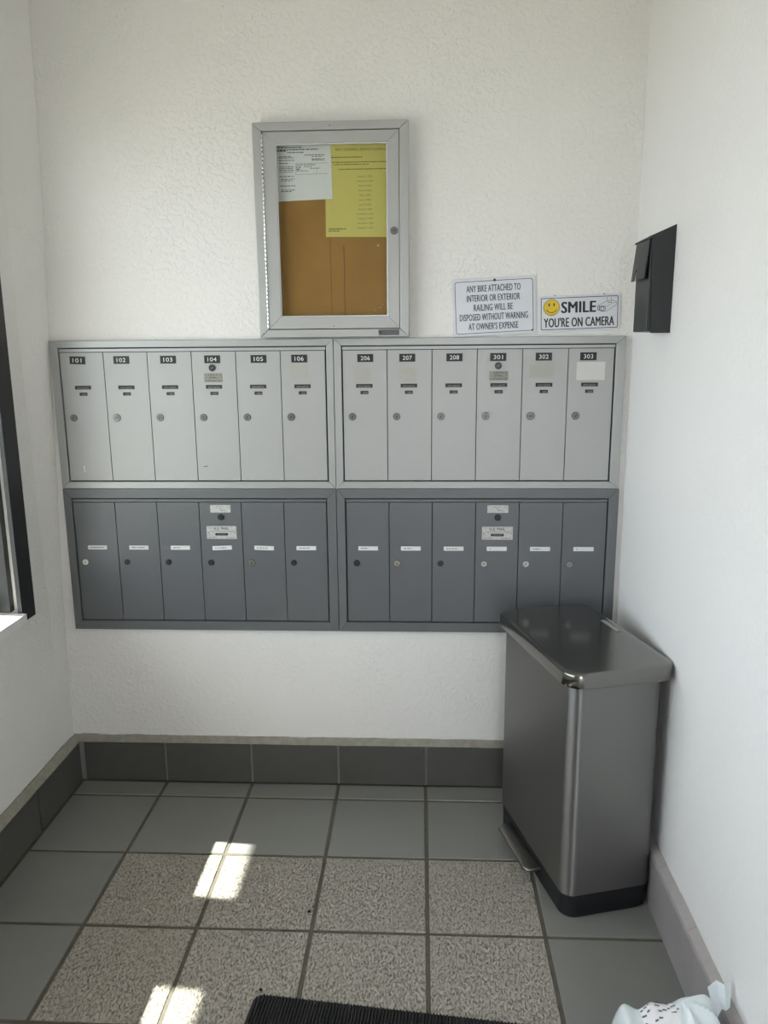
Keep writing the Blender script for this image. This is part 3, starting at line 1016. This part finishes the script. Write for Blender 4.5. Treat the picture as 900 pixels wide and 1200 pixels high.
cp = [(0.058, 0.0225), (0.064, 0.0190), (0.068, 0.0100), (0.0635, 0.0065)]
stroke(b_, [(0.058, 0.0200), (0.085, 0.0335), (0.0985, 0.0345), (0.1120, 0.0300), (0.1130, 0.0210), (0.0850, 0.0030), (0.0740, 0.0020), (0.0600, 0.0065)], q, YS, 0.0003)
stroke(b_, [(0.0590, 0.0185), (0.0760, 0.0145), (0.1120, 0.0290)], q * 0.8, YS, 0.0003)
stroke(b_, [(0.0830, 0.0450), (0.0870, 0.0285)], q, YS, 0.0003)
stroke(b_, [(0.0960, 0.0450), (0.0980, 0.0290)], q, YS, 0.0003)
stroke(b_, [(0.0870, 0.0285), (0.0980, 0.0280)], q * 1.8, YS, 0.0003)
for cx_, cz_, rx_, rz_, w_ in ((0.0705, 0.0105, 0.0095, 0.0080, 0.0015), (0.0700, 0.0105, 0.0055, 0.0048, 0.0013), (0.0585, 0.0125, 0.0030, 0.0062, 0.0015)):
    stroke(b_, [(cx_ + rx_ * math.cos(a_ * math.pi / 8), cz_ + rz_ * math.sin(a_ * math.pi / 8)) for a_ in range(16)], w_, YS, 0.0004, 0, True)
link('camera_drawing', b_, 'print_black', s2)
for qx, qm in ((-0.075, 'ledge_brown'), (0.075, 'lock_steel')):
    b_ = new_bm()
    prism(b_, circle(qx, 0.0545, 0.0022, 8), 'y', YS - 0.001, -0.0006)
    link('screw', b_, qm, s2)

# ------------------------------------------------------------------ black drop box on the right wall
YB0, YB1 = -0.372, -0.243          # near and far side
XB0 = 0.575
zb, ztf, ztw = 1.556, 1.790, 1.823
dbx = tag(empty('drop_box', (XR, (YB0 + YB1) / 2, zb)), 'black metal drop box with hanging flap on the right wall', 'box')
BO = Vector(dbx.location)


def BL(name, b_, m_='box_black'):
    bmesh.ops.translate(b_, verts=b_.verts, vec=-BO)
    return link(name, b_, m_, dbx)


b_ = new_bm()
prism(b_, [(XR - 0.0005, zb), (XB0, zb + 0.002), (XB0, ztf + 0.001), (XR - 0.0005, ztw - 0.001)], 'y', YB0 + 0.002, YB1)
bmesh.ops.recalc_face_normals(b_, faces=b_.faces)
bevel_all(b_, 0.0015, 1)
BL('body', b_)
b_ = new_bm()
prism(b_, [(XB0 + 0.012, zb - 0.003), (XR - 0.0005, zb - 0.003), (XR - 0.0005, ztw + 0.0005), (XB0 + 0.002, ztf + 0.0025)], 'y', YB0 - 0.0015, YB0 + 0.0015)
BL('side_plate', b_)
b_ = new_bm()
prism(b_, [(XR - 0.0005, ztw), (XR - 0.0005, ztw + 0.003), (XB0 - 0.006, ztf + 0.0065), (XB0 - 0.006, ztf + 0.0025), (XB0, ztf + 0.002)], 'y', YB0 - 0.003, YB1 + 0.006)
BL('lid', b_)
b_ = new_bm()
# flap hinged under the lid and standing off at its foot, with a notch in the foot
fy0, fy1 = YB0 + 0.001, YB1 - 0.002
zt_, zf_ = ztf + 0.0015, 1.693
out = 0.010


def FP(yv, zv, th):
    s = (zt_ - zv) / (zt_ - zf_)
    return (XB0 - 0.0012 - out * s - th, yv, zv)


ym = fy1 - 0.038
outline = [(fy0, zt_), (fy1, zt_), (fy1, zf_), (ym + 0.011, zf_), (ym + 0.005, zf_ + 0.030), (ym - 0.003, zf_ + 0.030), (ym - 0.006, zf_), (fy0, zf_)]
va = [b_.verts.new(FP(y_, z_, 0.0)) for y_, z_ in outline]
vb = [b_.verts.new(FP(y_, z_, 0.0025)) for y_, z_ in outline]
b_.faces.new(va)
b_.faces.new(vb)
for k in range(len(outline)):
    k2 = (k + 1) % len(outline)
    b_.faces.new((va[k], va[k2], vb[k2], vb[k]))
BL('flap', b_)

# ------------------------------------------------------------------ step can
RZ = math.radians(15)
CX, CY = 0.3115, -0.492          # centre in the can's own turned axes
wc = Vector((CX * math.cos(RZ) - CY * math.sin(RZ), CX * math.sin(RZ) + CY * math.cos(RZ), 0.0005))
can = tag(empty('step_can', wc, RZ), 'dark stainless steel pedal trash can standing in the corner', 'trash can')
BW, BD = 0.262, 0.490


def loft(bm, loops, mi=0, cap0=True, cap1=True):
    vr = [[bm.verts.new(p) for p in lp] for lp in loops]
    n = len(vr[0])
    for a, b in zip(vr, vr[1:]):
        for k in range(n):
            f = bm.faces.new((a[k], a[(k + 1) % n], b[(k + 1) % n], b[k]))
            f.material_index = mi
    if cap0:
        bm.faces.new(list(reversed(vr[0]))).material_index = mi
    if cap1:
        bm.faces.new(vr[-1]).material_index = mi


def rl(w, d, r, z, n=8, cx=0.0, cy=0.0):
    return [(p[0], p[1], z) for p in rrect(cx, cy, w, d, r, n)]


b_ = new_bm()
loft(b_, [rl(BW - 0.012, BD - 0.012, 0.040, 0), rl(BW - 0.004, BD - 0.004, 0.042, 0.006), rl(BW - 0.002, BD - 0.002, 0.042, 0.070)])
link('base', b_, 'can_black', can, True)
b_ = new_bm()
loft(b_, [rl(BW - 0.008, BD - 0.008, 0.034, 0.069), rl(BW, BD, 0.036, 0.071), rl(BW, BD, 0.036, 0.672), rl(BW - 0.01, BD - 0.01, 0.034, 0.673)])
link('body', b_, 'can_steel', can, True)
b_ = new_bm()
loft(b_, [rl(BW + 0.030, BD + 0.026, 0.046, 0.6735, cx=0.003), rl(BW + 0.044, BD + 0.038, 0.050, 0.677, cx=0.003), rl(BW + 0.046, BD + 0.040, 0.050, 0.684, cx=0.003),
          rl(BW + 0.046, BD + 0.040, 0.050, 0.707, cx=0.003), rl(BW + 0.043, BD + 0.037, 0.049, 0.7115, cx=0.003), rl(BW + 0.036, BD + 0.030, 0.046, 0.7135, cx=0.003),
          rl(BW + 0.010, BD + 0.004, 0.034, 0.7145, cx=0.003)])
link('lid', b_, 'can_lid', can, True)
b_ = new_bm()
box(b_, 0.1205, 0.1335, 0.00, 0.095, 0.7146, 0.7160)
bevel_all(b_, 0.0006, 1)
link('hinge_tab', b_, 'alu_case', can)
b_ = new_bm()
pts = [(-BW / 2 + 0.004, 0.085), (-BW / 2 - 0.030, 0.085), (-BW / 2 - 0.047, 0.068), (-BW / 2 - 0.047, -0.128), (-BW / 2 - 0.036, -0.145), (-BW / 2 + 0.004, -0.145)]
prism(b_, [(p[0], p[1] + 0.055) for p in pts], 'z', 0.040, 0.0505)
bmesh.ops.recalc_face_normals(b_, faces=b_.faces)
bevel_all(b_, 0.004, 3)
link('pedal', b_, 'can_pedal', can, True)

# ------------------------------------------------------------------ ribbed mat at the near edge
MA = math.radians(-5.6)
mt_ = tag(empty('door_mat', (-0.414, -0.943, 0.0006), MA), 'black ribbed door mat lying on the beige tiles', 'mat')
b_ = new_bm()
prism(b_, rrect(0.40, -0.26, 0.80, 0.52, 0.022, 5), 'z', 0.0, 0.006)
bmesh.ops.recalc_face_normals(b_, faces=b_.faces)
link('backing', b_, 'mat_black', mt_)
b_ = new_bm()
k = 0
x = 0.004
while x < 0.797:
    ins = 0.0
    e = min(x, 0.80 - x)
    if e < 0.022:
        ins = 0.022 - math.sqrt(max(0.0, 0.022 ** 2 - (0.022 - e) ** 2))
    yy0, yy1 = -0.001 - ins - 0.0015 * (k % 2), -0.519 + ins
    prism(b_, [(x, 0.0045), (x + 0.001, 0.0105), (x + 0.0045, 0.0105), (x + 0.0055, 0.0045)], 'y', yy1, yy0)
    x += 0.0078
    k += 1
bmesh.ops.recalc_face_normals(b_, faces=b_.faces)
o = link('ribs', b_, 'mat_black', mt_)
o['kind'] = 'stuff'

# ------------------------------------------------------------------ plastic mailer bag in the near right corner
BAG = Vector((0.487, -1.225, 0.0))
bag = tag(empty('plastic_bag', BAG), 'crumpled pale plastic mailer bag on the floor by the right wall', 'bag')
NU, NV = 56, 44
CREST = [(-1.0, 0.185), (-0.78, 0.206), (-0.5, 0.188), (-0.2, 0.210), (0.4, 0.228), (0.8, 0.236), (1.0, 0.228)]


def crest(u):
    for (a, za), (b, zb_) in zip(CREST, CREST[1:]):
        if u <= b:
            t_ = (u - a) / (b - a)
            t_ = t_ * t_ * (3 - 2 * t_)
            return za + (zb_ - za) * t_
    return CREST[-1][1]


def bag_pt(u, v, side):
    """u across (-1..1), v along (-1..1); side +1 top, -1 bottom"""
    k_ = math.sqrt(max(0.0, 1 - abs(u) ** 9) * max(0.0, 1 - abs(v) ** 7))
    x_ = 0.114 * u + 0.006 * noise.noise(Vector((v * 2.1, 3.7, 0))) * (1 - u * u)
    y_ = 0.135 * v + 0.010 * noise.noise(Vector((u * 2.6, 8.1, 0)))
    if side > 0:
        r_ = math.hypot(u - 0.25, v - 0.75)
        th_ = math.atan2(v - 0.75, u - 0.25)
        fold = abs(noise.noise(Vector((th_ * 1.6, r_ * 0.6, 5.1)))) * min(1.0, r_ * 1.5)
        n1 = noise.noise(Vector((u * 1.9, v * 1.9, 1.3)))
        h = crest(u) * (0.80 + 0.20 * max(-0.6, v)) + 0.012 * n1 - 0.040 * fold
        return Vector((x_, y_, 0.004 + max(0.0, h) * k_))
    return Vector((x_ * 0.93, y_ * 0.93, 0.0012))


b_ = new_bm()
grid = {}
for s in (1, -1):
    for i in range(NU + 1):
        for j in range(NV + 1):
            grid[s, i, j] = b_.verts.new(bag_pt(-1 + 2 * i / NU, -1 + 2 * j / NV, s))
for s in (1, -1):
    for i in range(NU):
        for j in range(NV):
            f = b_.faces.new((grid[s, i, j], grid[s, i + 1, j], grid[s, i + 1, j + 1], grid[s, i, j + 1]))
            u, v = -1 + 2 * (i + .5) / NU, -1 + 2 * (j + .5) / NV
            if s > 0 and -0.47 < u < 0.12 and v < 0.86 + 0.25 * u:
                f.material_index = 1
for i in range(NU):
    for j in (0, NV):
        b_.faces.new((grid[1, i, j], grid[1, i + 1, j], grid[-1, i + 1, j], grid[-1, i, j]))
for j in range(NV):
    for i in (0, NU):
        b_.faces.new((grid[1, i, j], grid[1, i, j + 1], grid[-1, i, j + 1], grid[-1, i, j]))
link('body', b_, ['bag_plastic', 'bag_label'], bag, True)
b_ = new_bm()
rr = random.Random(4)


def on_bag(u, v, dz=0.0012):
    p_ = bag_pt(u, v, 1)
    p_.z += dz
    return p_


for row in range(4):
    u = -0.46
    while u < 0.22:
        w_ = rr.uniform(0.03, 0.09)
        v = 0.80 - row * 0.085 + 0.30 * u
        hh = 0.022
        if rr.random() < 0.75 - 0.12 * row:
            q_ = [on_bag(u, v), on_bag(u + w_, v), on_bag(u + w_, v + hh), on_bag(u, v + hh)]
            b_.faces.new([b_.verts.new(p_) for p_ in q_])
        u += w_ + 0.02
link('printing', b_, 'slot_card', bag)['kind'] = 'stuff'

b_ = new_bm()
# stiff folded corner of the bag standing over the skirting
ear = [[(0.580, -1.096, 0.205), (0.600, -1.088, 0.216), (0.614, -1.094, 0.212), (0.631, -1.086, 0.211)],
       [(0.586, -1.104, 0.180), (0.603, -1.096, 0.188), (0.615, -1.103, 0.186), (0.6285, -1.096, 0.190)],
       [(0.594, -1.118, 0.150), (0.607, -1.108, 0.166), (0.614, -1.114, 0.168), (0.6235, -1.108, 0.171)]]
gr = [[[b_.verts.new(Vector(p_) - BAG + Vector((0, dy, 0))) for p_ in row] for row in ear] for dy in (0.0, -0.0022)]
for k in range(2):
    for i in range(2):
        for j in range(3):
            b_.faces.new((gr[k][i][j], gr[k][i][j + 1], gr[k][i + 1][j + 1], gr[k][i + 1][j]))
rim = [(0, 0), (0, 1), (0, 2), (0, 3), (1, 3), (2, 3), (2, 2), (2, 1), (2, 0), (1, 0)]
for k in range(len(rim)):
    a_, c_ = rim[k], rim[(k + 1) % len(rim)]
    b_.faces.new((gr[0][a_[0]][a_[1]], gr[0][c_[0]][c_[1]], gr[1][c_[0]][c_[1]], gr[1][a_[0]][a_[1]]))
link('corner_fold', b_, 'bag_plastic', bag)

# ------------------------------------------------------------------ small debris on the floor
for k, (px, py_, r_) in enumerate(((-0.325, -0.655, 0.0045), (-0.318, -0.635, 0.0025), (-0.405, -0.925, 0.004))):
    b_ = new_bm()
    bmesh.ops.create_icosphere(b_, subdivisions=2, radius=r_)
    for v in b_.verts:
        v.co *= 1 + 0.5 * noise.noise(v.co * 400 + Vector((k, 0, 0)))
        v.co.z = v.co.z * 0.55 + r_ * 0.5
    o = link('dirt_crumb', b_, 'debris', None, False, (px, py_, 0.0006))
    tag(o, ('dark dirt crumb on a beige tile left of centre', 'tiny dirt crumb behind the larger one', 'dark dirt crumb at the corner of the door mat')[k], 'crumb', 'dirt crumbs on the floor')
